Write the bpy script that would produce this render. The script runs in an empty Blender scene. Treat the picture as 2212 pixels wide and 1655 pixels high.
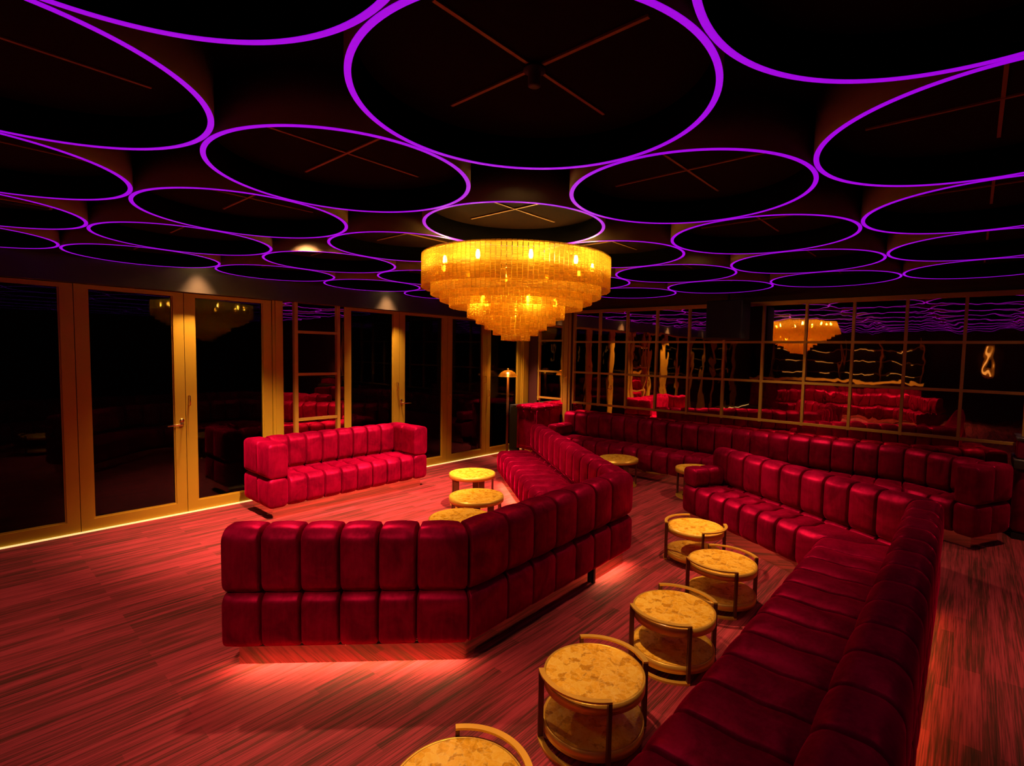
import bpy, math, random
from mathutils import Vector, Matrix
random.seed(7)
sc = bpy.context.scene
COL = sc.collection
PI = math.pi

# ------------------------------------------------------------------ camera (solved from the photograph)
F_PX, PITCH, ROLL, ANG, CX, CY = 1109.81342, .0608730656, .0194270438, 2.43815099, 1158.3487, 830.529574
EYE = 1.75
cp, sp, cr, sr = math.cos(PITCH), math.sin(PITCH), math.cos(ROLL), math.sin(ROLL)
e2 = Vector((math.sin(ANG), -math.cos(ANG), 0)); e1 = Vector((math.cos(ANG), math.sin(ANG), 0)); e3 = Vector((0, 0, 1))
def to_room(v): return Vector((v.dot(e2), v.dot(e1), v.dot(e3)))
fw = Vector((0, cp, -sp)); rt = Vector((1, 0, 0)); up = Vector((0, sp, cp))
FW, RT, UP = to_room(fw), to_room(cr*rt + sr*up), to_room(-sr*rt + cr*up)
cd = bpy.data.cameras.new('camera'); cam = bpy.data.objects.new('camera', cd); COL.objects.link(cam)
m = Matrix.Identity(4)
for i in range(3):
    m[i][0], m[i][1], m[i][2] = RT[i], UP[i], -FW[i]
m[2][3] = EYE
cam.matrix_world = m
cd.sensor_fit = 'HORIZONTAL'; cd.sensor_width = 36; cd.lens = F_PX/2212*36
cd.shift_x = (1106-CX)/2212; cd.shift_y = (CY-827.5)/2212; cd.clip_start = .05
sc.camera = cam
sc.view_settings.view_transform = 'Standard'; sc.view_settings.look = 'None'
sc.view_settings.gamma = 1; sc.view_settings.exposure = 0.0; sc.view_settings.use_curve_mapping = False
sc.cycles.max_bounces = 7; sc.cycles.diffuse_bounces = 2; sc.cycles.glossy_bounces = 4; sc.cycles.adaptive_threshold = .045; sc.cycles.time_limit = 820; sc.cycles.transparent_max_bounces = 24
sc.cycles.sample_clamp_indirect = 3.0
sc.cycles.use_denoising = True

w = bpy.data.worlds.new('night'); sc.world = w; w.use_nodes = True
w.node_tree.nodes['Background'].inputs[0].default_value = (.35, .12, .10, 1)
w.node_tree.nodes['Background'].inputs[1].default_value = .003

U = .44*EYE
AX, AY = None, None
_off = Vector((-.0313688424, 2.15043057, 0))
AX, AY = _off.dot(e2)*U, _off.dot(e1)*U
S, RR = 1.45156322*U, .710560796*U
YW, XW, ZC = 6.237, 7.1225, 2.72
ZR = EYE + U      # underside of the ceiling rings

# ------------------------------------------------------------------ materials
def mat(name, base=(.5, .5, .5), rough=.5, metal=0, emit=None, es=1, sheen=0, sheen_tint=(1, 1, 1), sheen_rough=.3, spec=.5):
    M = bpy.data.materials.new(name); M.use_nodes = True
    b = M.node_tree.nodes['Principled BSDF']
    b.inputs['Base Color'].default_value = (*base, 1); b.inputs['Roughness'].default_value = rough
    b.inputs['Metallic'].default_value = metal; b.inputs['Specular IOR Level'].default_value = spec
    if emit:
        b.inputs['Emission Color'].default_value = (*emit, 1); b.inputs['Emission Strength'].default_value = es
    if sheen:
        b.inputs['Sheen Weight'].default_value = sheen; b.inputs['Sheen Tint'].default_value = (*sheen_tint, 1)
        b.inputs['Sheen Roughness'].default_value = sheen_rough
    return M
def nt(M): return M.node_tree.nodes, M.node_tree.links, M.node_tree.nodes['Principled BSDF']
def ramp(N, stops):
    r = N.new('ShaderNodeValToRGB'); e = r.color_ramp.elements
    while len(e) < len(stops): e.new(.5)
    for el, (p, c) in zip(e, stops): el.position = p; el.color = (*c, 1)
    return r
def texco(N, L, scale, rot=(0, 0, 0)):
    t = N.new('ShaderNodeTexCoord'); mp = N.new('ShaderNodeMapping')
    mp.inputs['Scale'].default_value = scale; mp.inputs['Rotation'].default_value = rot
    L.new(t.outputs['Object'], mp.inputs['Vector']); return mp
def noise(N, L, vec, scale=5, detail=4, rough=.5, dist=0):
    n = N.new('ShaderNodeTexNoise'); n.inputs['Scale'].default_value = scale; n.inputs['Detail'].default_value = detail
    n.inputs['Roughness'].default_value = rough; n.inputs['Distortion'].default_value = dist
    if vec: L.new(vec.outputs[0], n.inputs['Vector'])
    return n

M_black = mat('black paint', (.012, .010, .010), .55)
M_black_gloss = mat('black lacquer', (.035, .028, .018), .33)
M_ceil = mat('black ceiling plaster', (.008, .007, .006), .9, spec=.05)
M_coffer = mat('dark brown coffer board', (.016, .007, .003), .9, spec=.03)
M_joint = mat('bronze joint strip', (.30, .155, .04), .5, .2)
M_hoop = mat('bronze painted hoop', (.18, .13, .07), .5, spec=.2)
M_lining = mat('black hoop lining', (.002, .0015, .001), .95, spec=.01)
M_led = mat('violet light strip', (.3, .02, .5), .4, emit=(.31, .001, .69), es=1.0)
M_wall = mat('dark red wall paint', (.05, .008, .008), .6)
M_gold = mat('bronze anodised frame', (.50, .33, .022), .42, .35)
M_rail = mat('antique brass rail', (.56, .35, .05), .40, .5)
M_brass = mat('brushed brass', (.85, .52, .06), .36, .50)
M_darkbrass = mat('dark bronze leg', (.16, .06, .022), .4, .6)
M_lock = mat('polished brass', (.85, .58, .20), .2, 1)
M_strip_light = mat('warm floor light strip', (.8, .6, .3), .4, emit=(1, .70, .26), es=1.0)
M_lens = mat('downlight lens', (.9, .8, .6), .4, emit=(1, .72, .35), es=150)
M_bulb = mat('warm lamp bulb', (1, .8, .5), .4, emit=(1, .62, .17), es=220)
M_lampbulb = mat('small lamp bulb', (1, .8, .5), .4, emit=(1, .60, .12), es=14)
M_speaker = mat('speaker cloth', (.008, .007, .007), .9)
M_night = mat('night terrace', (.012, .012, .014), .9)

# velvet: dark pile that brightens towards grazing angles
M_velvet = bpy.data.materials.new('crimson velvet'); M_velvet.use_nodes = True
N, L = M_velvet.node_tree.nodes, M_velvet.node_tree.links; N.remove(N['Principled BSDF']); out = N['Material Output']
mp = texco(N, L, (1, 1, 1)); n1 = noise(N, L, mp, 4.5, 4, .6, .8)
mp2 = texco(N, L, (11, 11, 1.6)); n2 = noise(N, L, mp2, 4, 5, .7, .3)
mx = N.new('ShaderNodeMix'); mx.data_type = 'FLOAT'; mx.inputs[0].default_value = .30
L.new(n1.outputs[0], mx.inputs[2]); L.new(n2.outputs[0], mx.inputs[3])
r = ramp(N, [(.34, (.060, .0002, .007)), (.52, (.105, .0004, .012)), (.70, (.16, .0006, .019))]); L.new(mx.outputs[0], r.inputs[0])
r2 = ramp(N, [(.34, (.45, .0008, .05)), (.64, (.85, .0015, .10))]); L.new(mx.outputs[0], r2.inputs[0])
bp = N.new('ShaderNodeBump'); bp.inputs['Strength'].default_value = .18; bp.inputs['Distance'].default_value = .008
L.new(mx.outputs[0], bp.inputs['Height'])
df = N.new('ShaderNodeBsdfDiffuse'); L.new(r.outputs[0], df.inputs[0]); L.new(bp.outputs[0], df.inputs['Normal'])
s1_ = N.new('ShaderNodeBsdfSheen'); s1_.distribution = 'MICROFIBER'; s1_.inputs['Roughness'].default_value = .17
s2_ = N.new('ShaderNodeBsdfSheen'); s2_.distribution = 'MICROFIBER'; s2_.inputs['Roughness'].default_value = .55
ad1 = N.new('ShaderNodeAddShader'); ad2 = N.new('ShaderNodeAddShader')
for q in (s1_, s2_): L.new(bp.outputs[0], q.inputs['Normal'])
L.new(r2.outputs[0], s1_.inputs[0]); s2_.inputs[0].default_value = (.20, .0004, .025, 1)
L.new(df.outputs[0], ad1.inputs[0]); L.new(s1_.outputs[0], ad1.inputs[1]); L.new(ad1.outputs[0], ad2.inputs[0]); L.new(s2_.outputs[0], ad2.inputs[1])
gs = N.new('ShaderNodeBsdfGlossy'); gs.inputs['Roughness'].default_value = .46; L.new(bp.outputs[0], gs.inputs['Normal'])
r3 = ramp(N, [(.38, (.08, .0010, .011)), (.66, (.22, .0030, .030))]); L.new(mx.outputs[0], r3.inputs[0]); L.new(r3.outputs[0], gs.inputs[0])
ad3 = N.new('ShaderNodeAddShader'); L.new(ad2.outputs[0], ad3.inputs[0]); L.new(gs.outputs[0], ad3.inputs[1])
L.new(ad3.outputs[0], out.inputs[0])

# amber marble: brown pebbly clasts with pale veins between them
def marble(name):
    M = mat(name, (.8, .5, .1), .22, spec=.45); N, L, B = nt(M)
    mp = texco(N, L, (1, 1, 1)); nn = noise(N, L, mp, 14, 4, .6)
    ad = N.new('ShaderNodeMix'); ad.data_type = 'RGBA'; ad.inputs[0].default_value = .10
    L.new(mp.outputs[0], ad.inputs[6]); L.new(nn.outputs[1], ad.inputs[7])
    v = N.new('ShaderNodeTexVoronoi'); v.feature = 'F1'; v.inputs['Scale'].default_value = 27; L.new(ad.outputs[2], v.inputs['Vector'])
    e = N.new('ShaderNodeTexVoronoi'); e.feature = 'DISTANCE_TO_EDGE'; e.inputs['Scale'].default_value = 27; L.new(ad.outputs[2], e.inputs['Vector'])
    sp_ = N.new('ShaderNodeSeparateColor'); L.new(v.outputs['Color'], sp_.inputs[0])
    n2 = noise(N, L, mp, 30, 6, .7, 1.0)
    mm = N.new('ShaderNodeMix'); mm.data_type = 'FLOAT'; mm.inputs[0].default_value = .70
    L.new(sp_.outputs[0], mm.inputs[2]); L.new(n2.outputs[0], mm.inputs[3])
    rr = ramp(N, [(.30, (.50, .23, .006)), (.42, (.78, .41, .015)), (.53, (.92, .52, .028)), (.68, (.97, .64, .075))]); L.new(mm.outputs[0], rr.inputs[0])
    er = ramp(N, [(.0, (.75, .75, .75)), (.10, (0, 0, 0))]); L.new(e.outputs['Distance'], er.inputs[0])
    mul = N.new('ShaderNodeMath'); mul.operation = 'MULTIPLY'; L.new(er.outputs[0], mul.inputs[0]); L.new(n2.outputs[0], mul.inputs[1])
    fm = N.new('ShaderNodeMix'); fm.data_type = 'RGBA'; L.new(mul.outputs[0], fm.inputs[0]); L.new(rr.outputs[0], fm.inputs[6]); fm.inputs[7].default_value = (1, .74, .17, 1)
    L.new(fm.outputs[2], B.inputs['Base Color']); return M
M_marble = marble('amber marble')

# striped plank carpet; boards run along the glass doors
M_floor = mat('striped red carpet planks', (.3, .03, .04), .8, spec=.25, sheen=.15, sheen_tint=(1, .3, .3)); N, L, B = nt(M_floor)
tc = N.new('ShaderNodeTexCoord')
bk = N.new('ShaderNodeTexBrick'); bk.inputs['Scale'].default_value = 1; bk.inputs['Mortar Size'].default_value = 0
bk.inputs['Brick Width'].default_value = .75; bk.inputs['Row Height'].default_value = .0625; bk.offset = .37; bk.offset_frequency = 3
bk.inputs['Color1'].default_value = (0, 0, 0, 1); bk.inputs['Color2'].default_value = (1, 1, 1, 1); bk.inputs['Bias'].default_value = -.1
L.new(tc.outputs['Object'], bk.inputs['Vector'])
mp = texco(N, L, (1.6, 38, 1)); s1 = noise(N, L, mp, 1, 5, .6)
mp = texco(N, L, (2.6, 150, 1)); s2 = noise(N, L, mp, 1, 3, .6)
m1 = N.new('ShaderNodeMix'); m1.data_type = 'FLOAT'; m1.inputs[0].default_value = .5; L.new(s1.outputs[0], m1.inputs[2]); L.new(s2.outputs[0], m1.inputs[3])
m2 = N.new('ShaderNodeMix'); m2.data_type = 'FLOAT'; m2.inputs[0].default_value = .10; L.new(m1.outputs[0], m2.inputs[2]); L.new(bk.outputs[0], m2.inputs[3])
r = ramp(N, [(.37, (.055, .015, .008)), (.45, (.14, .018, .017)), (.53, (.32, .027, .042)), (.65, (.45, .047, .064))])
L.new(m2.outputs[0], r.inputs[0]); L.new(r.outputs[0], B.inputs['Base Color'])
bp = N.new('ShaderNodeBump'); bp.inputs['Strength'].default_value = .2; bp.inputs['Distance'].default_value = .004
L.new(m1.outputs[0], bp.inputs['Height']); L.new(bp.outputs[0], B.inputs['Normal'])

def mirror_mat(name, tint, rough, bump, dist):
    M = mat(name, tint, rough, 1); N, L, B = nt(M)
    mp = texco(N, L, (1, 1, .55)); n = noise(N, L, mp, 3.2, 2, .5, .4)
    bp = N.new('ShaderNodeBump'); bp.inputs['Strength'].default_value = bump; bp.inputs['Distance'].default_value = dist
    L.new(n.outputs[0], bp.inputs['Height']); L.new(bp.outputs[0], B.inputs['Normal']); return M
M_mirror = mirror_mat('antique bronze mirror', (.78, .58, .42), .015, .5, .004)
M_plinth = mat('bronze mirror plinth', (.72, .50, .36), .09, 1)

# door glass
M_glass = bpy.data.materials.new('dark door glass'); M_glass.use_nodes = True
N, L = M_glass.node_tree.nodes, M_glass.node_tree.links
N.remove(N['Principled BSDF']); out = N['Material Output']
tr = N.new('ShaderNodeBsdfTransparent'); tr.inputs[0].default_value = (.5, .5, .52, 1)
gl = N.new('ShaderNodeBsdfGlossy'); gl.inputs['Roughness'].default_value = .01; gl.inputs[0].default_value = (.7, .7, .7, 1)
fr = N.new('ShaderNodeFresnel'); fr.inputs[0].default_value = 1.45; mxs = N.new('ShaderNodeMixShader')
L.new(fr.outputs[0], mxs.inputs[0]); L.new(tr.outputs[0], mxs.inputs[1]); L.new(gl.outputs[0], mxs.inputs[2]); L.new(mxs.outputs[0], out.inputs[0])

# amber chandelier glass
def amber_glass(name, trans_mix, tcol, gcol):
    M = bpy.data.materials.new(name); M.use_nodes = True
    N, L = M.node_tree.nodes, M.node_tree.links; N.remove(N['Principled BSDF']); out = N['Material Output']
    tl = N.new('ShaderNodeBsdfTranslucent'); tl.inputs[0].default_value = (*tcol, 1)
    tp = N.new('ShaderNodeBsdfTransparent'); tp.inputs[0].default_value = (1, .86, .45, 1)
    gl = N.new('ShaderNodeBsdfGlossy'); gl.inputs[0].default_value = (*gcol, 1); gl.inputs['Roughness'].default_value = .18
    a = N.new('ShaderNodeMixShader'); a.inputs[0].default_value = trans_mix
    L.new(tl.outputs[0], a.inputs[1]); L.new(tp.outputs[0], a.inputs[2])
    b = N.new('ShaderNodeMixShader'); b.inputs[0].default_value = .12; L.new(a.outputs[0], b.inputs[1]); L.new(gl.outputs[0], b.inputs[2])
    L.new(b.outputs[0], out.inputs[0]); return M
M_amber = amber_glass('amber ribbed glass', .50, (1, .80, .17), (1, .75, .35))
M_shade = amber_glass('smoked lamp glass', .75, (.5, .3, .06), (1, .8, .4))

# ------------------------------------------------------------------ mesh helpers
class MB:
    def __init__(s): s.v = []; s.f = []; s.sm = []
    def add(s, vs, fs, smooth=False):
        o = len(s.v); s.v += [tuple(v) for v in vs]
        s.f += [tuple(i+o for i in f) for f in fs]; s.sm += [smooth]*len(fs)
    def box(s, x0, x1, y0, y1, z0, z1, b=0):
        if b <= 0:
            vs = [(x, y, z) for z in (z0, z1) for y in (y0, y1) for x in (x0, x1)]
            s.add(vs, [(0, 2, 3, 1), (4, 5, 7, 6), (0, 1, 5, 4), (2, 6, 7, 3), (0, 4, 6, 2), (1, 3, 7, 5)])
        else:
            pillow(s, [(x0, y0), (x1, y0), (x1, y1), (x0, y1)], z0, z1, b, b, 0, seg=2, mid=1)
    def obox(s, c, ax, ay, hx, hy, z0, z1):
        c, ax, ay = Vector((*c, 0)), Vector((*ax, 0)), Vector((*ay, 0))
        ps = [c+ax*(i*hx)+ay*(j*hy) for j in (-1, 1) for i in (-1, 1)]
        vs = [(p.x, p.y, z) for z in (z0, z1) for p in ps]
        s.add(vs, [(0, 2, 3, 1), (4, 5, 7, 6), (0, 1, 5, 4), (2, 6, 7, 3), (0, 4, 6, 2), (1, 3, 7, 5)])
    def lathe(s, prof, c=(0, 0), n=48, smooth=True, closed=False):
        vs = []; fs = []; k = len(prof)
        for i in range(n):
            a = 2*PI*i/n
            for (r, z) in prof: vs.append((c[0]+r*math.cos(a), c[1]+r*math.sin(a), z))
        for i in range(n):
            j = (i+1) % n
            for q in range(k if closed else k-1):
                q2 = (q+1) % k
                fs.append((i*k+q, j*k+q, j*k+q2, i*k+q2))
        s.add(vs, fs, smooth)
        if not closed:
            if prof[0][0] > 1e-6: s.f.append(tuple(len(s.v)-len(vs)+i*k for i in range(n))[::-1]); s.sm.append(False)
            if prof[-1][0] > 1e-6: s.f.append(tuple(len(s.v)-len(vs)+i*k+k-1 for i in range(n))); s.sm.append(False)
    def arc(s, c, r0, r1, a0, a1, z0, z1, n=24):
        vs = []; fs = []
        for i in range(n+1):
            a = a0+(a1-a0)*i/n
            for (r, z) in ((r0, z0), (r1, z0), (r1, z1), (r0, z1)): vs.append((c[0]+r*math.cos(a), c[1]+r*math.sin(a), z))
        for i in range(n):
            for q in range(4): fs.append((i*4+q, (i+1)*4+q, (i+1)*4+(q+1) % 4, i*4+(q+1) % 4))
        fs += [(0, 3, 2, 1), tuple(n*4+q for q in range(4))]
        s.add(vs, fs)
    def prism(s, poly, z0, z1):
        n = len(poly); vs = [(x, y, z0) for x, y in poly]+[(x, y, z1) for x, y in poly]
        s.add(vs, [tuple(range(n))[::-1], tuple(range(n, 2*n))]+[(i, (i+1) % n, n+(i+1) % n, n+i) for i in range(n)])
    def tube(s, pts, r, n=10):
        vs = []; fs = []; P = [Vector(p) for p in pts]
        for i, p in enumerate(P):
            d = (P[min(i+1, len(P)-1)]-P[max(i-1, 0)]).normalized()
            a = d.orthogonal().normalized() if i == 0 else (a-d*a.dot(d)).normalized()
            b = d.cross(a)
            for k in range(n):
                t = 2*PI*k/n; q = p+(a*math.cos(t)+b*math.sin(t))*r; vs.append(q)
        for i in range(len(P)-1):
            for k in range(n): fs.append((i*n+k, i*n+(k+1) % n, (i+1)*n+(k+1) % n, (i+1)*n+k))
        fs += [tuple(range(n))[::-1], tuple((len(P)-1)*n+k for k in range(n))]
        s.add(vs, fs, True)
    def build(s, name, material, parent=None, loc=None):
        me = bpy.data.meshes.new(name); me.from_pydata([tuple(v) for v in s.v], [], s.f)
        me.polygons.foreach_set('use_smooth', s.sm); me.validate(); me.update()
        o = bpy.data.objects.new(name, me); COL.objects.link(o); me.materials.append(material)
        if parent is not None: o.parent = parent
        if loc: o.location = loc
        return o

def pillow(mb, quad, z0, z1, rx, rz, bulge, seg=3, mid=2, dim=None, ry=None):
    """rounded upholstery block over a plan quad; rx rounds along the channel width, rz the other edges"""
    q = [Vector((*p, 0)) for p in quad]
    a = ((q[1]-q[0]).length+(q[2]-q[3]).length)/4; b = ((q[3]-q[0]).length+(q[2]-q[1]).length)/4; c = (z1-z0)/2
    rx = min(rx, a*.98); rz = min(rz, b*.98, c*.98)
    sx = rz/rx; A = a*sx; R = rz
    def grid(h):
        t = [h-R+R*math.tan(k/seg*PI/4)/math.tan(PI/4) for k in range(seg+1)]
        core = [-(h-R)+2*(h-R)*k/(mid*2) for k in range(1, mid*2)]
        return [-x for x in reversed(t)]+core+t
    gs = [grid(A), grid(b), grid(c)]; H = [A, b, c]; vid = {}; vs = []; fs = []
    def vert(p):
        k = tuple(round(x, 6) for x in p)
        if k in vid: return vid[k]
        inn = Vector([max(-(H[i]-R), min(H[i]-R, p[i])) for i in range(3)]); d = Vector(p)-inn
        nrm = d.normalized(); pos = inn+nrm*R
        u, v, ww = p[0]/A, p[1]/b, p[2]/c
        bl = bulge*max(0, (1-u**4 if abs(u) < 1 else 0)+0)*1
        f = 0
        if abs(v) >= .999: f = (1-u*u)*(1-ww*ww)
        elif abs(ww) >= .999: f = (1-u*u)*(1-v*v)
        elif abs(u) >= .999: f = 0
        pos += nrm*bulge*f
        if dim and ww > .9:
            for dv in dim[1]:
                for du in (-1, 1):
                    dd = ((u-du)*a)**2+((v-dv)*b)**2; pos.z -= dim[0]*math.exp(-dd/(2*.028**2))
        uu = (pos[0]/A+1)/2; vv = (pos[1]/b+1)/2
        P = (q[0]*(1-uu)+q[1]*uu)*(1-vv)+(q[3]*(1-uu)+q[2]*uu)*vv
        vs.append((P.x, P.y, (z0+z1)/2+pos[2])); vid[k] = len(vs)-1; return vid[k]
    for ax in range(3):
        i, j = [(1, 2), (2, 0), (0, 1)][ax]
        for sg in (-1, 1):
            for s in range(len(gs[i])-1):
                for t in range(len(gs[j])-1):
                    pts = []
                    for (aa, bb) in ((s, t), (s+1, t), (s+1, t+1), (s, t+1)):
                        p = [0, 0, 0]; p[ax] = sg*H[ax]; p[i] = gs[i][aa]; p[j] = gs[j][bb]; pts.append(vert(p))
                    if len(set(pts)) == 4: fs.append(tuple(pts if sg > 0 else pts[::-1]))
    mb.add(vs, fs, True)

def tag(o, label=None, cat=None, group=None, kind=None):
    if label: o['label'] = label
    if cat: o['category'] = cat
    if group: o['group'] = group
    if kind: o['kind'] = kind
    return o
def thing(name, label, cat, loc=(0, 0, 0), rz=0, group=None):
    o = bpy.data.objects.new(name, None); COL.objects.link(o); o.location = loc; o.rotation_euler = (0, 0, rz); o.empty_display_size = .1
    return tag(o, label, cat, group)
def struct(o): o['kind'] = 'structure'; return o
def dup(root, loc, rz=0, label=None):
    r_ = root.copy(); COL.objects.link(r_); r_.location = loc; r_.rotation_euler = (0, 0, rz)
    if label: r_['label'] = label
    for ch in list(root.children):
        c_ = ch.copy(); COL.objects.link(c_); c_.parent = r_
        for g in list(ch.children):
            d_ = g.copy(); COL.objects.link(d_); d_.parent = c_
    return r_

# ------------------------------------------------------------------ room shell
X0, Y0 = -6.0, -7.0
b = MB(); b.box(X0, XW, Y0, YW, -.10, 0); struct(b.build('floor', M_floor))
b = MB(); b.box(X0, XW+.1, Y0, YW+.3, ZC, ZC+.1); struct(b.build('ceiling', M_ceil))
b = MB(); b.box(XW+.03, XW+.15, Y0, YW+.3, 0, ZC); struct(b.build('wall_right', M_wall))
b = MB(); b.box(X0-.1, X0, Y0, YW+.3, 0, ZC); struct(b.build('wall_back', M_wall))
b = MB(); b.box(X0, XW, Y0-.1, Y0, 0, ZC); struct(b.build('wall_near', M_wall))
ZT = 2.296
b = MB(); b.box(X0, XW, 6.125, YW+.10, ZT+.004, ZC); struct(b.build('wall_left', M_black_gloss))          # fascia above the doors
b = MB(); b.box(X0, XW+2, YW+.3, YW+7, -.12, -.02); struct(b.build('ground_terrace', M_night))

# glass doors ---------------------------------------------------------
def leaf(n, x0, x1, sl=.092, sr_=.092):
    d = struct(bpy.data.objects.new('door_%d' % n, None)); COL.objects.link(d); d.location = ((x0+x1)/2, YW, 0)
    hw = (x1-x0)/2-.0025; y0, y1 = -.02, .04
    f = MB(); f.box(-hw, -hw+sl, y0, y1, .012, ZT); f.box(hw-sr_, hw, y0, y1, .012, ZT)
    f.box(-hw+sl, hw-sr_, y0, y1, .012, .115); f.box(-hw+sl, hw-sr_, y0, y1, ZT-.04, ZT)
    bd = .012
    f.box(-hw+sl, -hw+sl+bd, y0+.012, y1-.012, .115, ZT-.04); f.box(hw-sr_-bd, hw-sr_, y0+.012, y1-.012, .115, ZT-.04)
    f.box(-hw+sl+bd, hw-sr_-bd, y0+.012, y1-.012, .115, .127)
    f.build('frame', M_gold, d)
    g = MB(); g.box(-hw+sl, hw-sr_, .005, .013, .113, ZT-.038); g.build('glass', M_glass, d)
    return d, hw
def lever(d, x, z, side):
    h = MB(); h.lathe([(0, 0), (.021, 0), (.021, .008), (0, .008)], n=20)
    h.v = [(vx+x, -.02-vz, vy+z+.035) for vx, vy, vz in h.v]
    h2 = MB(); h2.tube([(x, -.02, z), (x, -.062, z), (x+side*.03, -.066, z-.001), (x+side*.135, -.066, z-.008)], .009)
    h2.box(x-.014, x+.014, -.026, -.02, z-.02, z+.02); h.add(h2.v, h2.f, True)
    h.build('lever_handle', M_lock, d)
def pull(d, x, z):
    h = MB(); h.tube([(x, -.02, z+.05), (x, -.05, z+.055), (x+.004, -.055, z+.05), (x+.004, -.055, z-.045), (x, -.05, z-.05), (x, -.02, z-.05)], .005)
    h.build('pull_handle', M_lock, d)
n = 1
for x0, x1 in ((-3.403, -2.552), (-2.552, -1.702), (-1.702, -.851), (-.851, -.002), (-.002, .849), (.849, 1.70), (1.70, 2.57), (3.47, 4.31), (4.31, 5.19), (5.19, 6.034), (6.034, 6.90)):
    d, hw = leaf(n, x0, x1); n += 1
    if x0 == .849: lever(d, hw-.035, .945, -1)
    if x0 == 1.70: pull(d, -hw+.025, 1.185)
    if x0 == 3.47: pull(d, hw-.04, 1.24)
    if x0 == 4.31: lever(d, -hw+.03, 1.0, 1)
    if x0 == 5.19: pull(d, -hw+.03, 1.02); pull(d, hw-.04, 1.29)
    if x0 == 6.034: pull(d, -hw+.03, 1.06)
for k, (x0, x1) in enumerate(((-3.6, -3.405), (2.572, 2.69), (6.902, 7.1))):
    b = MB(); b.box(x0, x1, YW-.035, YW+.06, 0, ZT+.002); b.box(x0+.03, x1-.03, YW-.047, YW-.035, 0, ZT+.002)
    struct(b.build('trim_%d' % (k+1), M_gold))
b = MB(); b.box(X0, -3.6, YW-.02, YW+.1, 0, ZT+.004); struct(b.build('wall_left_end', M_wall))
b = MB(); b.box(X0+.1, 2.70, YW-.040, YW-.026, 0, .013); b.box(3.46, 6.9, YW-.040, YW-.026, 0, .013)
tag(b.build('floor_light_strip', M_strip_light), 'thin warm glowing strip along the floor at the foot of the glass doors', 'light strip')

# framed mirrors ------------------------------------------------------
def mirror_x(label, y0, y1, zs, ys, wb=.030, post=None):
    t = thing('wall_mirror', label, 'mirror', (XW, (y0+y1)/2, 0)); yc = (y0+y1)/2
    p = MB(); p.box(0, .02, y0-yc, y1-yc, .68, 2.46); p.build('mirror_glass', M_mirror, t)
    f = MB()
    for z in zs: f.box(-.022, -.001, y0-yc, y1-yc, z-wb/2, z+wb/2)
    for y in ys: f.box(-.026, -.0015, y-wb/2-yc, y+wb/2-yc, .90, 2.46)
    f.box(-.03, -.001, y0-yc, y1-yc, 2.43, 2.48)
    f.build('frame', M_rail, t)
ym = [5.198-.5115*k for k in range(0, 12)]
mirror_x('long bronze mirror wall in a brass grid behind the wall sofa', ym[-1]-.02, 5.215, (.9205, 1.437, 1.952), ym)
mirror_x('narrow brass gridded mirror panel at the corner above the upholstered cabinet', 5.42, 6.0, (.955, 1.43, 1.975), (5.435, 5.975))
b = MB(); b.box(XW-.04, XW+.03, 5.25, 5.40, 0, ZC); b.box(XW-.055, XW-.04, 5.30, 5.345, 0, ZC); struct(b.build('trim_4', M_rail))
b = MB(); b.box(XW-.02, XW+.03, 5.217, 5.25, 0, ZC); b.box(XW-.03, XW+.03, 6.0, YW-.03, 0, ZC); struct(b.build('trim_5', M_wall))
b = MB(); b.box(XW-.001, XW+.03, Y0, -.46, 0, ZC); struct(b.build('trim_6', M_wall))
t = thing('wall_mirror', 'tall brass ladder framed mirror between the two sets of glass doors', 'mirror', (3.08, YW, 0))
p = MB(); p.box(-.385, .385, -.02, .0, .0, 2.50); p.build('mirror_glass', M_mirror, t)
f = MB()
for z in (.885, 1.437, 1.95): f.box(-.24, .30, -.045, -.021, z-.016, z+.016)
for x in (-.24, .30): f.box(x-.02, x+.02, -.05, -.0205, 0, 2.5)
f.build('frame', M_rail, t)
b = MB(); b.box(2.69, 3.47, YW+.001, YW+.1, 0, ZT+.003); struct(b.build('wall_left_pier', M_wall))

# ------------------------------------------------------------------ ceiling rings
ORD = ['first', 'second', 'third', 'fourth', 'fifth', 'sixth', 'seventh', 'eighth', 'ninth', 'tenth', 'eleventh', 'twelfth']
def make_ring():
    t = thing('ceiling_ring', '', 'ceiling light', (0, 0, ZR))
    hh = ZC-ZR
    h = MB(); h.lathe([(RR, .002), (RR+.010, .002), (RR+.010, hh), (RR, hh)], n=96, closed=True); h.build('hoop', M_hoop, t)
    h = MB(); h.lathe([(RR-.010, .002), (RR-.0005, .002), (RR-.0005, hh), (RR-.010, hh)], n=96, closed=True); h.build('lining', M_lining, t)
    l = MB(); l.lathe([(RR-.0095, 0), (RR+.0095, 0), (RR+.0095, .002), (RR-.0095, .002)], n=128, closed=True, smooth=False); l.build('light_strip', M_led, t)
    p = MB(); p.lathe([(0, .12), (RR-.012, .12), (RR-.012, .135), (0, .135)], n=64, smooth=False); p.build('coffer_panel', M_coffer, t)
    for k in range(2):
        j = MB(); s_ = RR*.72
        if k == 0: j.box(-s_, s_, -.006, .006, .114, .1195)
        else: j.box(-.006, .006, -s_, s_, .1125, .1195)
        j.build('panel_joint', M_joint, t)
    return t
ring0 = None
for i in range(4, -5, -1):
    for j in range(4, -4, -1):
        lab = 'violet lit black ceiling ring, %s row from the glass doors, %s from the mirror wall' % (ORD[4-i], ORD[4-j])
        loc = (AX+S*j, AY+S*i, ZR)
        if ring0 is None: ring0 = make_ring(); ring0.location = loc; o = ring0
        else: o = dup(ring0, loc)
        tag(o, lab, None, 'violet ceiling rings')
b = MB(); b.lathe([(0, -.045), (.02, -.045), (.02, .0), (.035, .0), (.035, .008), (0, .008)], n=24)
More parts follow.
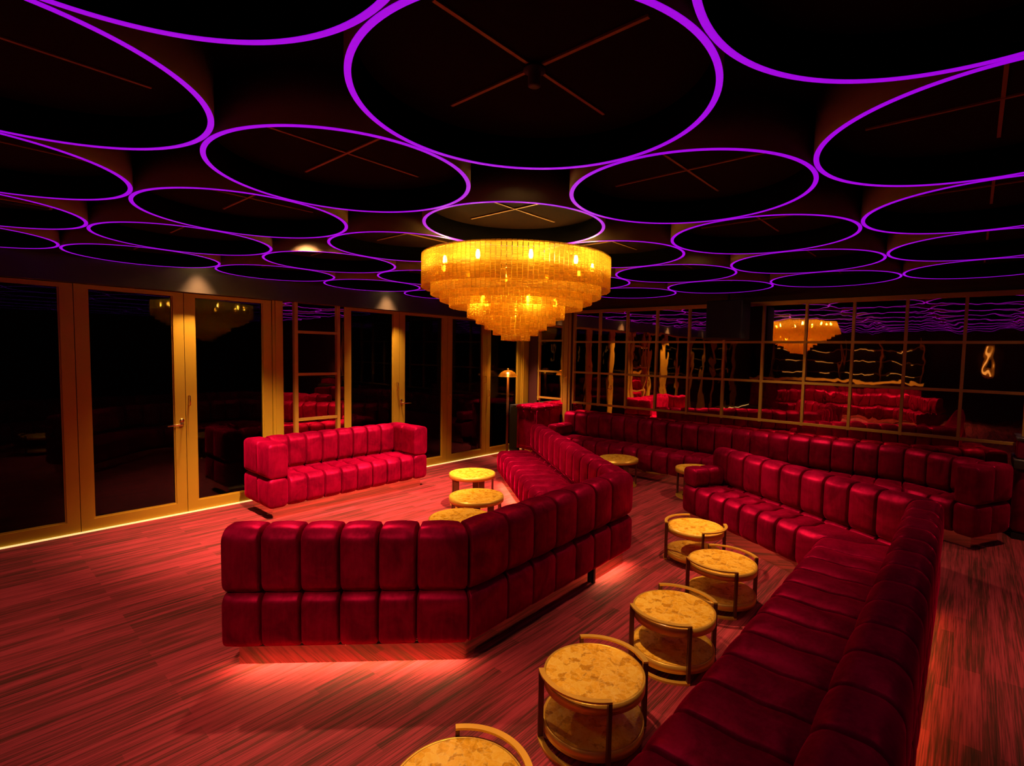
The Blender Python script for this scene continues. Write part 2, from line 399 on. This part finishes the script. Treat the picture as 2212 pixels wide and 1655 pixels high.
tag(b.build('ceiling_pendant_mount', M_black, loc=(AX, AY, ZR+.106)), 'black stub mount at the centre of the large ring overhead', 'ceiling mount')

# downlights in every second gap between the rings
def make_downlight():
    t = thing('downlight', '', 'downlight')
    h = MB(); h.lathe([(.0, 0), (.045, 0), (.045, -.05), (.036, -.05), (.036, -.02), (0, -.02)], n=28); h.build('housing', M_black, t)
    l = MB(); l.lathe([(0, -.026), (.0355, -.026), (.0355, -.0205), (0, -.0205)], n=24, smooth=False); l.build('lens', M_lens, t)
    return t
dl0 = None
def spot(x, y, z, power, ang=105, col=(1, .52, .27), blend=1.0, name='downlight_and_added_beam', aim=None):
    ld = bpy.data.lights.new(name, 'SPOT'); ld.energy = power; ld.color = col; ld.spot_size = math.radians(ang); ld.spot_blend = blend; ld.shadow_soft_size = .03
    o = bpy.data.objects.new(name, ld); COL.objects.link(o); o.location = (x, y, z)
    if aim: o.rotation_euler = (Vector((aim[0], aim[1], 0))-o.location).to_track_quat('-Z', 'Y').to_euler()
    return o
names = {(.5, .5): 'over the near side tables', (.5, 2.5): 'over the inner corner of the right sofa', (.5, 4.5): 'near the middle of the long mirror wall',
         (2.5, .5): 'over the left end of the angled centre sofa', (2.5, 2.5): 'behind the chandelier', (2.5, 4.5): 'near the left half of the long mirror wall',
         (4.5, .5): 'hard against the fascia over the left glass doors', (4.5, 2.5): 'hard against the fascia over the far glass doors', (4.5, 4.5): 'in the far corner by the floor lamp',
         (-1.5, .5): 'over the open floor right of the sofas', (-1.5, 2.5): 'over the open floor near the mirror end', (-1.5, 4.5): 'by the bar counter at the right',
         (.5, -1.5): 'above the camera side of the room', (2.5, -1.5): 'over the open floor left of the sofas', (4.5, -1.5): 'against the fascia over the nearest glass doors',
         (2.5, -3.5): 'added out of view to light the reflected sofa near the doors', (.5, -3.5): 'added out of view to light the reflected sofa away from the doors',  # unseen downlights added to brighten the reflected sofa
         (-3.5, .5): 'far behind the right sofa', (-3.5, 2.5): 'deep in the right part of the room', (-3.5, -1.5): 'at the back of the room'}
# aimed beams are added to brighten single tables, sofas and floor: (power, cone angle, floor point aimed at)
POW = {(.5, .5): [(.95, 29, (1.12, 1.30)), (.95, 29, (1.93, 1.33)), (1.1, 29, (2.75, 1.30)), (.08, 90)], (.5, 2.5): [(1.0, 29, (3.55, 1.36)), (.75, 27, (4.2, 1.75)), (.65, 96)], (.5, 4.5): [(1.0, 92)],
       (2.5, .5): [(6.6, 78, (2.6, 5.1)), (.9, 105), (1.6, 36, (5.6, 3.7)), (1.3, 34, (1.15, 2.05))], (2.5, 2.5): [(1.3, 100), (4.2, 70, (3.7, 5.2)), (3.0, 34, (4.75, .75))], (2.5, 4.5): [(.12, 90)],
       (4.5, .5): [(2.3, 66)], (4.5, 2.5): [(2.5, 66)], (4.5, 4.5): [(4.5, 56, (6.75, 5.75))], (-1.5, .5): [(.05, 60)], (-1.5, 2.5): [(1.4, 74, (4.0, -1.2))], (-1.5, 4.5): [(.5, 60, (6.7, -.8))],
       (.5, -1.5): [(.9, 46, (1.25, 2.5)), (.10, 105)], (2.5, -1.5): [(.45, 105)], (4.5, -1.5): [(.35, 66)], (-3.5, .5): [(.05, 60)], (-3.5, 2.5): [(.05, 60)], (-3.5, -1.5): [(.15, 60)],
       (2.5, -3.5): [(1.8, 105, (-3.0, 3.0))], (.5, -3.5): [(1.8, 105, (-3.0, 1.9))]}
BASE_W = 150
for (i, j), lab in names.items():
    x, y = AX+S*j, AY+S*i
    if i == 4.5: y = 6.0
    if dl0 is None: dl0 = make_downlight(); dl0.location = (x, y, ZC); o = dl0
    else: o = dup(dl0, (x, y, ZC))
    tag(o, 'small black recessed downlight between ceiling rings ' + lab, 'downlight', 'downlights between the rings')
    
    for pw, an, *aim in POW[(i, j)]: spot(x, y, ZC-.055, BASE_W*pw, an, aim=aim[0] if aim else None)

# ------------------------------------------------------------------ sofas
def seg_geo(pts, depths):
    """left offset of a polyline with one depth per segment, mitred"""
    P = [Vector(p) for p in pts]; n = len(P)-1; L_ = []
    for k in range(n):
        d = (P[k+1]-P[k]).normalized(); nn = Vector((-d.y, d.x)); L_.append((P[k]+nn*depths[k], d, nn))
    out = [L_[0][0]]
    for k in range(1, n):
        p, d, _ = L_[k-1]; q, e, _ = L_[k]
        cr_ = d.x*e.y-d.y*e.x
        if abs(cr_) < 1e-5: out.append(q)
        else: out.append(p+d*(((q-p).x*e.y-(q-p).y*e.x)/cr_))
    out.append(L_[-1][0]+L_[-1][1]*(P[n]-P[n-1]).length)
    return out
def row(mb, A_, B_, k, n, z0, z1, rx, rz, bulge, first, last, dim=None, cut=(0, 0)):
    """n cushions of segment k between polyline A_ (outer) and B_ (inner); seams square to the segment, corner cells run to the mitre"""
    a0, a1, b0, b1 = A_[k], A_[k+1], B_[k], B_[k+1]
    d = (a1-a0).normalized(); sa0, sa1, sb0, sb1 = 0, (a1-a0).length, (b0-a0).dot(d), (b1-a0).dot(d)
    lo, hi = max(sa0, sb0)+cut[0], min(sa1, sb1)-cut[1]
    nb = b0-d*sb0
    cuts = [lo+(hi-lo)*i/n for i in range(n+1)]
    for i in range(n):
        s0 = (sa0+cut[0], sb0+cut[0]) if i == 0 else (cuts[i], cuts[i]); s1 = (sa1-cut[1], sb1-cut[1]) if i == n-1 else (cuts[i+1], cuts[i+1])
        pillow(mb, [a0+d*s0[0], a0+d*s1[0], nb+d*s1[1], nb+d*s0[1]], z0, z1, rx, rz, bulge, dim=dim)
TB, ZS, ZB, Z0 = .20, .42, .775, .118
def sofa(label, outer, depths, counts, seats=None, arms=(None, None), back_h=ZB, glow=()):
    t = thing('lounge_sofa', label, 'sofa')
    O = [Vector(p) for p in outer]; ns = len(O)-1
    Fr = seg_geo(outer, depths); Bk = seg_geo(outer, [TB]*ns)
    seats = seats or counts
    s = MB(); bk = MB()
    for k in range(ns):
        c0 = .20 if (arms[0] and k == 0) else 0; c1 = .20 if (arms[1] and k == ns-1) else 0
        cc = (.205 if arms[0] == 'full' and k == 0 else 0, .205 if arms[1] == 'full' and k == ns-1 else 0)
        row(s, O, Bk, k, counts[k], Z0, ZS-.004, .017, .055, .009, k == 0, k == ns-1, cut=cc)
        row(s, Bk, Fr, k, seats[k], Z0, ZS, .020, .068, .015, k == 0, k == ns-1, dim=(.034, (.15,)), cut=cc)
        row(bk, O, Bk, k, counts[k], ZS, back_h, .018, .070, .011, k == 0, k == ns-1, cut=cc)
    s.build('seat', M_velvet, t); bk.build('backrest', M_velvet, t)
    for e in range(2):
        if not arms[e]: continue
        k = 0 if e == 0 else ns-1; d = (O[k+1]-O[k]).normalized(); nn = Vector((-d.y, d.x)); full = arms[e] == 'full'
        p = O[0] if e == 0 else O[-1]-d*.20
        D = depths[k]; a = MB(); y0 = 0 if full else TB+.002
        zz = back_h if full else .60
        cutsy = [0, D*.54, D] if full else [y0, y0+(D-y0)*.5, D]
        if full:
            lo = MB()
            for q in range(2): pillow(lo, [p+nn*cutsy[q], p+nn*cutsy[q+1], p+d*.20+nn*cutsy[q+1], p+d*.20+nn*cutsy[q]], Z0, ZS-.002, .03, .05, .010)
            lo.build('arm_base', M_velvet, t)
        for q in range(2):
            pillow(a, [p+nn*cutsy[q], p+nn*cutsy[q+1], p+d*.20+nn*cutsy[q+1], p+d*.20+nn*cutsy[q]][::1], ZS+.002, zz, .022, .045, .008)
        a.build('armrest', M_velvet, t)
    if label.startswith('angled'):
        d = (O[2]-O[1]).normalized(); nn = Vector((-d.y, d.x)); c = O[1]+d*1.345+nn*.05; lg = MB(); lg.obox(c, d, nn, .012, .012, 0, Z0+.02); lg.build('leg', M_black, t)
    # recessed mirror plinth
    sh = .066
    A2 = seg_geo(outer, [sh]*ns); F2 = seg_geo(outer, [q-sh for q in depths])
    d0 = (O[1]-O[0]).normalized()*sh; d1 = (O[-1]-O[-2]).normalized()*sh
    A2[0] = A2[0]+d0; F2[0] = F2[0]+d0; A2[-1] = A2[-1]-d1; F2[-1] = F2[-1]-d1
    pl = MB()
    for k in range(ns): pl.prism([A2[k], A2[k+1], F2[k+1], F2[k]], 0, Z0+.012)
    pl.build('plinth', M_plinth, t)
    for (k, side, u0, u1, col_) in glow:                      # light strip under the overhang
        d = (O[k+1]-O[k]).normalized(); nn = Vector((-d.y, d.x)); ln = (O[k+1]-O[k]).length
        p0 = O[k] if side == 0 else Fr[k]; ln = ln if side == 0 else (Fr[k+1]-Fr[k]).length; sg = 1 if side == 0 else -1
        c = p0+d*(ln*(u0+u1)/2)+nn*(sg*.055); g = MB(); g.obox(c, d, nn, ln*(u1-u0)/2, .004, Z0-.010, Z0-.001)
        ls = g.build('light_strip', M_black, t); ls.data.materials.append(col_); ls.data.polygons[0].material_index = 1   # only the underside glows
    return t
M_glow = mat('orange underlight strip', (.8, .3, .1), .4, emit=(1, .46, .20), es=270)
M_glow2 = mat('dim orange underlight strip', (.8, .3, .1), .4, emit=(1, .42, .08), es=42)
sofa('angled crimson velvet sofa in the centre, its channelled back to the camera', [(.955, 3.005), (1.885, 2.05), (3.74, 2.09), (5.46, 4.46)], [.66, .66, .66], [6, 7, 12], [5, 6, 11], glow=[(0, 0, .04, .97, M_glow), (1, 0, .76, .98, M_glow), (2, 1, .05, .97, M_glow)])
sofa('crimson velvet corner sofa curving along the right beside the marble side tables', [(.55, .085), (4.54, .10), (5.56, 1.98)], [.72, .57], [16, 9], [15, 8], arms=(None, 'low'), glow=[(0, 0, .02, .98, M_glow2)])
sofa('long crimson velvet banquette against the mirror wall', [(6.66, -.355), (7.085, .48), (7.085, 5.22)], [.56, .63], [3, 20], [2, 20], arms=('full', 'low'))
t = sofa('short crimson velvet sofa with arms in front of the glass doors', [(4.125, 5.955), (2.15, 5.955)], [.635], [8], [8], arms=('full', 'full'))

# upholstered cabinet in the corner
t = thing('upholstered_cabinet', 'crimson upholstered cabinet with a tufted top in the far corner', 'cabinet')
b = MB(); b.box(6.50, 7.07, 5.47, 5.93, .115, .80); b.build('body', M_velvet, t)
b = MB()
for q in range(2): pillow(b, [(6.475+.305*q, 5.445), (6.475+.305*(q+1), 5.445), (6.475+.305*(q+1), 5.49), (6.475+.305*q, 5.49)], .118, .80, .02, .02, .008)
b.build('padded_front', M_velvet, t)
b = MB()
for p in range(3):
    for q in range(3):
        pillow(b, [(6.475+.2*p, 5.45+.163*q), (6.475+.2*(p+1), 5.45+.163*q), (6.475+.2*(p+1), 5.45+.163*(q+1)), (6.475+.2*p, 5.45+.163*(q+1))], .79, .865, .03, .03, .008)
b.build('tufted_top', M_velvet, t)
b = MB(); b.box(6.485, 6.50, 5.50, 5.53, .14, .78); b.box(6.485, 6.50, 5.88, 5.91, .14, .78); b.box(6.485, 6.50, 5.53, 5.88, .75, .78); b.box(6.485, 6.50, 5.53, 5.88, .14, .17); b.build('door_frame', M_velvet, t)
b = MB(); b.box(6.54, 7.05, 5.51, 5.90, 0, .115); b.build('plinth', M_plinth, t)
t = thing('subwoofer', 'black subwoofer cabinet standing between the floor lamp and the upholstered cabinet', 'speaker', (6.80, 6.06, 0))
b = MB(); b.box(-.24, .24, -.11, .11, .02, .84, .012); b.build('body', M_black, t)
b = MB(); b.box(-.252, -.2405, -.095, .095, .06, .80); b.build('grille', M_speaker, t)
b = MB()
for x in (-.2, .2):
    for y in (-.08, .08): b.lathe([(0, 0), (.02, 0), (.02, .02), (0, .02)], (x, y), 12)
b.build('feet', M_black, t)

# floor lamp
t = thing('floor_lamp', 'slim brass floor lamp with a small dome shade by the far glass doors', 'lamp', (6.33, 6.0, 0))
b = MB(); b.lathe([(0, 0), (.115, 0), (.115, .012), (.10, .02), (.03, .03), (0, .03)], n=36); b.build('base', M_brass, t)
b = MB(); b.tube([(0, 0, .025), (0, 0, 1.35)], .022, 16); b.build('pole', M_darkbrass, t)
b = MB(); b.lathe([(.165, 1.34), (.15, 1.375), (.115, 1.415), (.06, 1.445), (.012, 1.455), (.012, 1.45), (.06, 1.439), (.112, 1.409), (.146, 1.371), (.161, 1.34)], n=40, closed=True); b.build('lamp_shade', M_shade, t)
b = MB(); b.lathe([(0, 1.35), (.012, 1.352), (.020, 1.37), (.020, 1.385), (.010, 1.405), (0, 1.41)], n=16); b.build('bulb', M_lampbulb, t)
b = MB(); b.lathe([(0, 1.41), (.006, 1.41), (.006, 1.455), (.018, 1.47), (0, 1.485)], n=14); b.build('finial', M_brass, t)

# ------------------------------------------------------------------ tables
def make_side_table():
    t = thing('side_table', '', 'side table'); R1 = .222
    b = MB(); b.lathe([(0, .262), (R1, .262), (R1, .295), (R1-.003, .2975), (0, .2975)], n=72, smooth=False); b.build('tabletop', M_marble, t)
    b = MB(); b.lathe([(R1-.02, .250), (R1+.010, .250), (R1+.010, .2965), (R1+.0005, .2965), (R1+.0005, .261), (R1-.02, .261)], n=72, closed=True); b.build('rim', M_brass, t)
    b = MB(); b.lathe([(0, .058), (R1, .058), (R1, .090), (0, .090)], n=72, smooth=False); b.build('shelf', M_marble, t)
    b = MB(); b.lathe([(R1-.02, .045), (R1+.010, .045), (R1+.010, .0895), (R1+.0005, .0895), (R1+.0005, .057), (R1-.02, .057)], n=72, closed=True); b.build('shelf_rim', M_brass, t)
    for sgn in (0, PI):
        b = MB(); b.arc((0, 0), R1+.0115, R1+.036, sgn-PI/4-.03, sgn+PI/4+.03, .318, .327); b.build('top_rail', M_brass, t)
        b = MB(); b.arc((0, 0), R1+.0115, R1+.036, sgn-PI/4-.03, sgn+PI/4+.03, 0, .012); b.build('floor_rail', M_brass, t)
        for e in (-1, 1):
            a = sgn+e*PI/4; b = MB()
            b.obox(((R1+.0235)*math.cos(a), (R1+.0235)*math.sin(a)), (math.cos(a), math.sin(a)), (-math.sin(a), math.cos(a)), .0120, .008, .0122, .318); b.build('leg', M_darkbrass, t)
    return t
st = make_side_table()
spec = [((1.09, 1.235), 184, 'near marble side table cut off by the bottom edge of the view'), ((1.925, 1.25), 184, 'large marble side table in the near row, shaded lower shelf'),
        ((2.73, 1.24), 180, 'marble side table with a bright crescent of light on its lower shelf'), ((3.60, 1.285), 177, 'marble side table standing closest to the inner corner of the right sofa'),
        ((4.19, 1.735), 262, 'marble side table at the far end of the near row by the low sofa arm')]
for k, ((x, y), a, lab) in enumerate(spec):
    if k == 0: o = st; o.location = (x, y, 0); o.rotation_euler = (0, 0, math.radians(a)); o['label'] = lab
    else: o = dup(st, (x, y, 0), math.radians(a), lab)
    o['group'] = 'two tier side tables by the right sofa'
def make_coffee():
    t = thing('coffee_table', '', 'coffee table'); R1 = .255
    b = MB(); b.lathe([(0, .33), (R1, .33), (R1, .357), (R1-.003, .36), (0, .36)], n=72, smooth=False); b.build('tabletop', M_marble, t)
    b = MB(); b.lathe([(R1-.02, .312), (R1+.009, .312), (R1+.009, .358), (R1+.0005, .358), (R1+.0005, .329), (R1-.02, .329)], n=72, closed=True); b.build('rim', M_brass, t)
    for k in range(5):
        a = 2*PI*k/5+.3; b = MB(); b.obox((.238*math.cos(a), .238*math.sin(a)), (math.cos(a), math.sin(a)), (-math.sin(a), math.cos(a)), .006, .034, .012, .3125); b.build('leg', M_darkbrass, t)
    b = MB(); b.arc((0, 0), .17, .25, 0, 2*PI, 0, .012, 64); b.build('base_ring', M_brass, t)
    return t
ct = make_coffee()
for k, ((x, y), a, lab) in enumerate([((2.84, 3.215), 30, 'round marble coffee table half hidden behind the back of the centre sofa'), ((3.39, 3.61), 100, 'middle one of the three round marble coffee tables inside the centre sofa'),
        ((4.00, 4.335), 20, 'farthest of the three round marble coffee tables, nearest the glass doors'), ((5.97, 3.58), 75, 'round marble coffee table in front of the left part of the long banquette'),
        ((6.13, 2.545), 10, 'round marble coffee table behind the low arm of the right sofa')]):
    if k == 0: o = ct; o.location = (x, y, 0); o.rotation_euler = (0, 0, math.radians(a)); o['label'] = lab
    else: o = dup(ct, (x, y, 0), math.radians(a), lab)
    o['group'] = 'low round marble coffee tables'

# ------------------------------------------------------------------ chandelier
CHX, CHY = AX+1.5*S+.033, AY+1.5*S-.038
ch = thing('chandelier', 'large tiered amber glass chandelier glowing under the ring ceiling', 'chandelier', (CHX, CHY, 0))
RC = .715
tiers = [(1.0, 2.225, 2.47), (.905, 2.172, 2.36), (.81, 2.128, 2.30), (.71, 2.085, 2.26), (.52, 2.012, 2.20), (.425, 1.968, 2.15), (.33, 1.926, 2.10), (.24, 1.884, 2.06), (.15, 1.842, 2.02)]
def strip_mesh(wd, z0, z1):
    b = MB(); nr = max(4, round((z1-z0)/.0105)); vs = []; fs = []
    zz = []
    for k in range(nr):
        za, zb = z0+(z1-z0)*k/nr, z0+(z1-z0)*(k+1)/nr; q = (zb-za)
        zz += [(za+.08*q, 0), (za+.30*q, 1), (za+.70*q, 1), (zb-.08*q, 0)]
    for (z, o) in zz:
        dx = .0025*o
        vs += [(-.002-dx, -wd/2, z), (.004+dx, -wd/2+.001, z), (.004+dx, wd/2-.001, z), (-.002-dx, wd/2, z)]
    for k in range(len(zz)-1):
        for q in range(4): fs.append((k*4+q, k*4+(q+1) % 4, (k+1)*4+(q+1) % 4, (k+1)*4+q))
    fs += [(3, 2, 1, 0), tuple(len(vs)-4+q for q in range(4))]
    b.add(vs, fs); return b
allst = []
for ti, (fr_, z0, z1) in enumerate(tiers):
    rad = RC*fr_; n_ = max(10, round(2*PI*rad/.0345)); wd = 2*PI*rad/n_*.90
    for k in range(n_):
        a = 2*PI*(k+.5*(ti % 2))/n_; x, y = rad*math.cos(a), rad*math.sin(a)
        dist = math.hypot(CHX+x, CHY+y); allst.append((dist-.06*ti if True else 0, ti, a, rad, wd, z0+random.uniform(-.002, .002), z1))
front = sorted([s_ for s_ in allst if math.cos(s_[2]-math.atan2(-CHY, -CHX)) > .0], key=lambda s_: (s_[1] > 2, s_[0]))
chosen = set(id(s_) for s_ in front[:100]); proto = {}; rest = MB()
for s_ in allst:
    _, ti, a, rad, wd, z0, z1 = s_
    if id(s_) in chosen:
        if ti not in proto:
            o = strip_mesh(wd, tiers[ti][1], z1).build('glass_strip', M_amber, ch); proto[ti] = o
        else:
            o = proto[ti].copy(); COL.objects.link(o); o.parent = ch
        o.location = (rad*math.cos(a), rad*math.sin(a), 0); o.rotation_euler = (0, 0, a)
    else:
        b = strip_mesh(wd, z0, z1); ca, sa = math.cos(a), math.sin(a)
        rest.add([((vx+rad)*ca-vy*sa, (vx+rad)*sa+vy*ca, vz) for vx, vy, vz in b.v], b.f)
rest.build('remaining_glass_strips', M_amber, ch)['kind'] = 'stuff'
b = MB()
for fr_, z0, z1 in tiers: b.lathe([(RC*fr_-.018, z1-.012), (RC*fr_-.006, z1-.012), (RC*fr_-.006, z1-.004), (RC*fr_-.018, z1-.004)], n=64, closed=True)
for k in range(6):
    a = PI*k/6; c_, s_ = math.cos(a), math.sin(a); b.obox((0, 0), (c_, s_), (-s_, c_), RC-.01, .005, 2.452, 2.466)
b.build('frame', M_brass, ch)
b = MB(); b.tube([(0, 0, 2.0), (0, 0, ZC-.02)], .012); b.lathe([(0, ZC-.03), (.09, ZC-.03), (.09, ZC-.001), (0, ZC-.001)], n=32); b.build('stem', M_brass, ch)
cA = math.atan2(-CHY, -CHX)
bulb0 = None
pos = [(.58, 2.405, cA+PI/5*k+.16) for k in range(10)]+[(.30, 2.14, cA+PI*2/5*k+.3) for k in range(5)]+[(.06, 2.05, cA)]
for rad, z, a in pos:
    if bulb0 is None:
        b = MB(); b.lathe([(0, -.03), (.010, -.027), (.016, -.01), (.014, .012), (.009, .03), (0, .034)], n=14); bulb0 = b.build('bulb', M_bulb, ch); o = bulb0
    else: o = bulb0.copy(); COL.objects.link(o); o.parent = ch
    o.location = (rad*math.cos(a), rad*math.sin(a), z)

# ------------------------------------------------------------------ hanging speaker, bar counter
t = thing('loudspeaker', 'black loudspeaker hanging from the ceiling in front of the long mirror', 'speaker', (6.62, 2.42, 0))
b = MB(); b.box(-.15, .15, -.23, .23, 1.97, 2.46, .015); b.build('cabinet', M_black, t)
b = MB(); b.box(-.16, -.1505, -.21, .21, 1.99, 2.44); b.build('grille', M_speaker, t)
b = MB(); b.tube([(0, 0, 2.455), (0, 0, ZC-.006)], .018); b.box(-.06, .06, -.06, .06, ZC-.01, ZC-.001); b.build('bracket', M_black, t)
t = thing('bar_counter', 'dark red upholstered bar counter end at the right edge of the view', 'counter')
b = MB()
for k in range(4): pillow(b, [(6.90, -.37-.2*k), (6.90, -.57-.2*k), (7.09, -.57-.2*k), (7.09, -.37-.2*k)], .06, .70, .06, .05, .02)
b.build('padded_body', M_velvet, t)
b = MB(); b.box(6.90, 7.10, -1.18, -.38, 0, .06); b.build('base', M_black, t)
b = MB(); b.box(6.86, 7.10, -1.19, -.355, .70, .80, .012); b.build('ledge', M_black_gloss, t)
b = MB(); b.box(6.91, 7.09, -1.17, -.375, .80, .98, .02); b.build('upper_panel', M_velvet, t)
b = MB(); b.box(6.90, 7.10, -1.18, -.365, .98, 1.01, .006); b.build('top', M_black_gloss, t)

# ------------------------------------------------------------------ bar side of the room (seen in the mirrors)
M_added_amber = mat('added amber glow glass', (.9, .5, .15), .4, emit=(1, .42, .08), es=1.0)  # glow added so the mirrors pick up amber reflections
M_bottle = mat('amber bottle glass', (.35, .12, .02), .15)
t = thing('back_bar', 'brass edged bar counter opposite the mirror wall, seen only as a reflection', 'bar', (-4.3, 3.4, 0))
b = MB()
for k in range(12): pillow(b, [(.02, -2.4+.4*k), (.32, -2.4+.4*k), (.32, -2.0+.4*k), (.02, -2.0+.4*k)], .08, 1.04, .03, .03, .01)
b.build('padded_front', M_velvet, t)
b = MB(); b.box(-.30, .40, -2.45, 2.45, 1.05, 1.10); b.build('counter_top', M_black_gloss, t)
b = MB(); b.box(.401, .42, -2.45, 2.45, 1.03, 1.11); b.build('brass_edge', M_brass, t)
b = MB(); b.box(.0, .30, -2.38, 2.38, 0, .08); b.build('plinth', M_plinth, t)
t = thing('bar_shelf', 'shelf with added amber light bars on the wall behind the bar, seen only as a reflection', 'shelf', (X0+.16, 3.4, 0))
b = MB()
for z in (1.25, 1.65, 2.05): b.box(-.15, .15, -2.2, 2.2, z, z+.03)
b.build('boards', M_rail, t)
for y in (-2.2, -1.1, 0, 1.1, 2.2):
    b = MB(); b.box(-.15, .16, y-.02, y+.02, 1.0, 2.4); b.build('upright', M_brass, t)
for z in (1.235, 1.635, 2.035):
    b = MB()
    for q in (-2.1, -1.0, .1, 1.2): b.box(.10, .13, q+random.uniform(0, .3), q+random.uniform(.5, .9), z, z+.012)
    b.build('added_shelf_light', M_added_amber, t)  # light bars added for amber streaks in the mirror
for k, y in enumerate((-5.2, -3.6, -2.0, -.4)):  # unseen wall lights added for amber strips in the mirror
    t = thing('added_wall_light', 'added tall amber light tube on the unseen wall opposite the mirrors, number %s from the bar' % ORD[3-k], 'wall light', (X0+.001, y, 0), 0, 'added amber wall lights')
    b = MB(); b.box(.0, .02, -.07, .07, 1.3, 2.2, .005); b.build('back_plate', M_brass, t)
    b = MB(); b.tube([(.06, 0, 1.36), (.06, 0, 2.14)], .022, 16); b.build('glass_tube', M_added_amber, t)
    b = MB(); b.box(.0205, .09, -.03, .03, 1.33, 1.36); b.box(.0205, .09, -.03, .03, 2.14, 2.17); b.build('bracket', M_brass, t)
sofa('crimson velvet sofa standing behind the camera, seen only as a reflection', [(-2.5, 4.6), (-3.5, 3.8), (-3.5, 1.3), (-2.5, .5)], [.66, .66, .66], [6, 11, 6], [5, 9, 5])

for (x, y, lx, ly, lab) in ((.20, 4.56, .34, .045, 'slim bronze air vent inside a ceiling ring at the far left above the doors'), (5.62, -.05, .05, .42, 'slim bronze air vent inside a ceiling ring at the far right above the mirror wall')):
    t = thing('ceiling_vent', lab, 'vent', (x, y, ZR+.12))
    b = MB(); b.box(-lx, lx, -ly, ly, -.028, -.0005, .006); b.build('frame', M_joint, t)
    b = MB()
    for k in range(3):
        if lx > ly: b.box(-lx+.02, lx-.02, -ly+.012+.026*k, -ly+.026+.026*k, -.034, -.0285)
        else: b.box(-lx+.014+.026*k, -lx+.028+.026*k, -ly+.02, ly-.02, -.034, -.0285)
    b.build('slats', M_black, t)
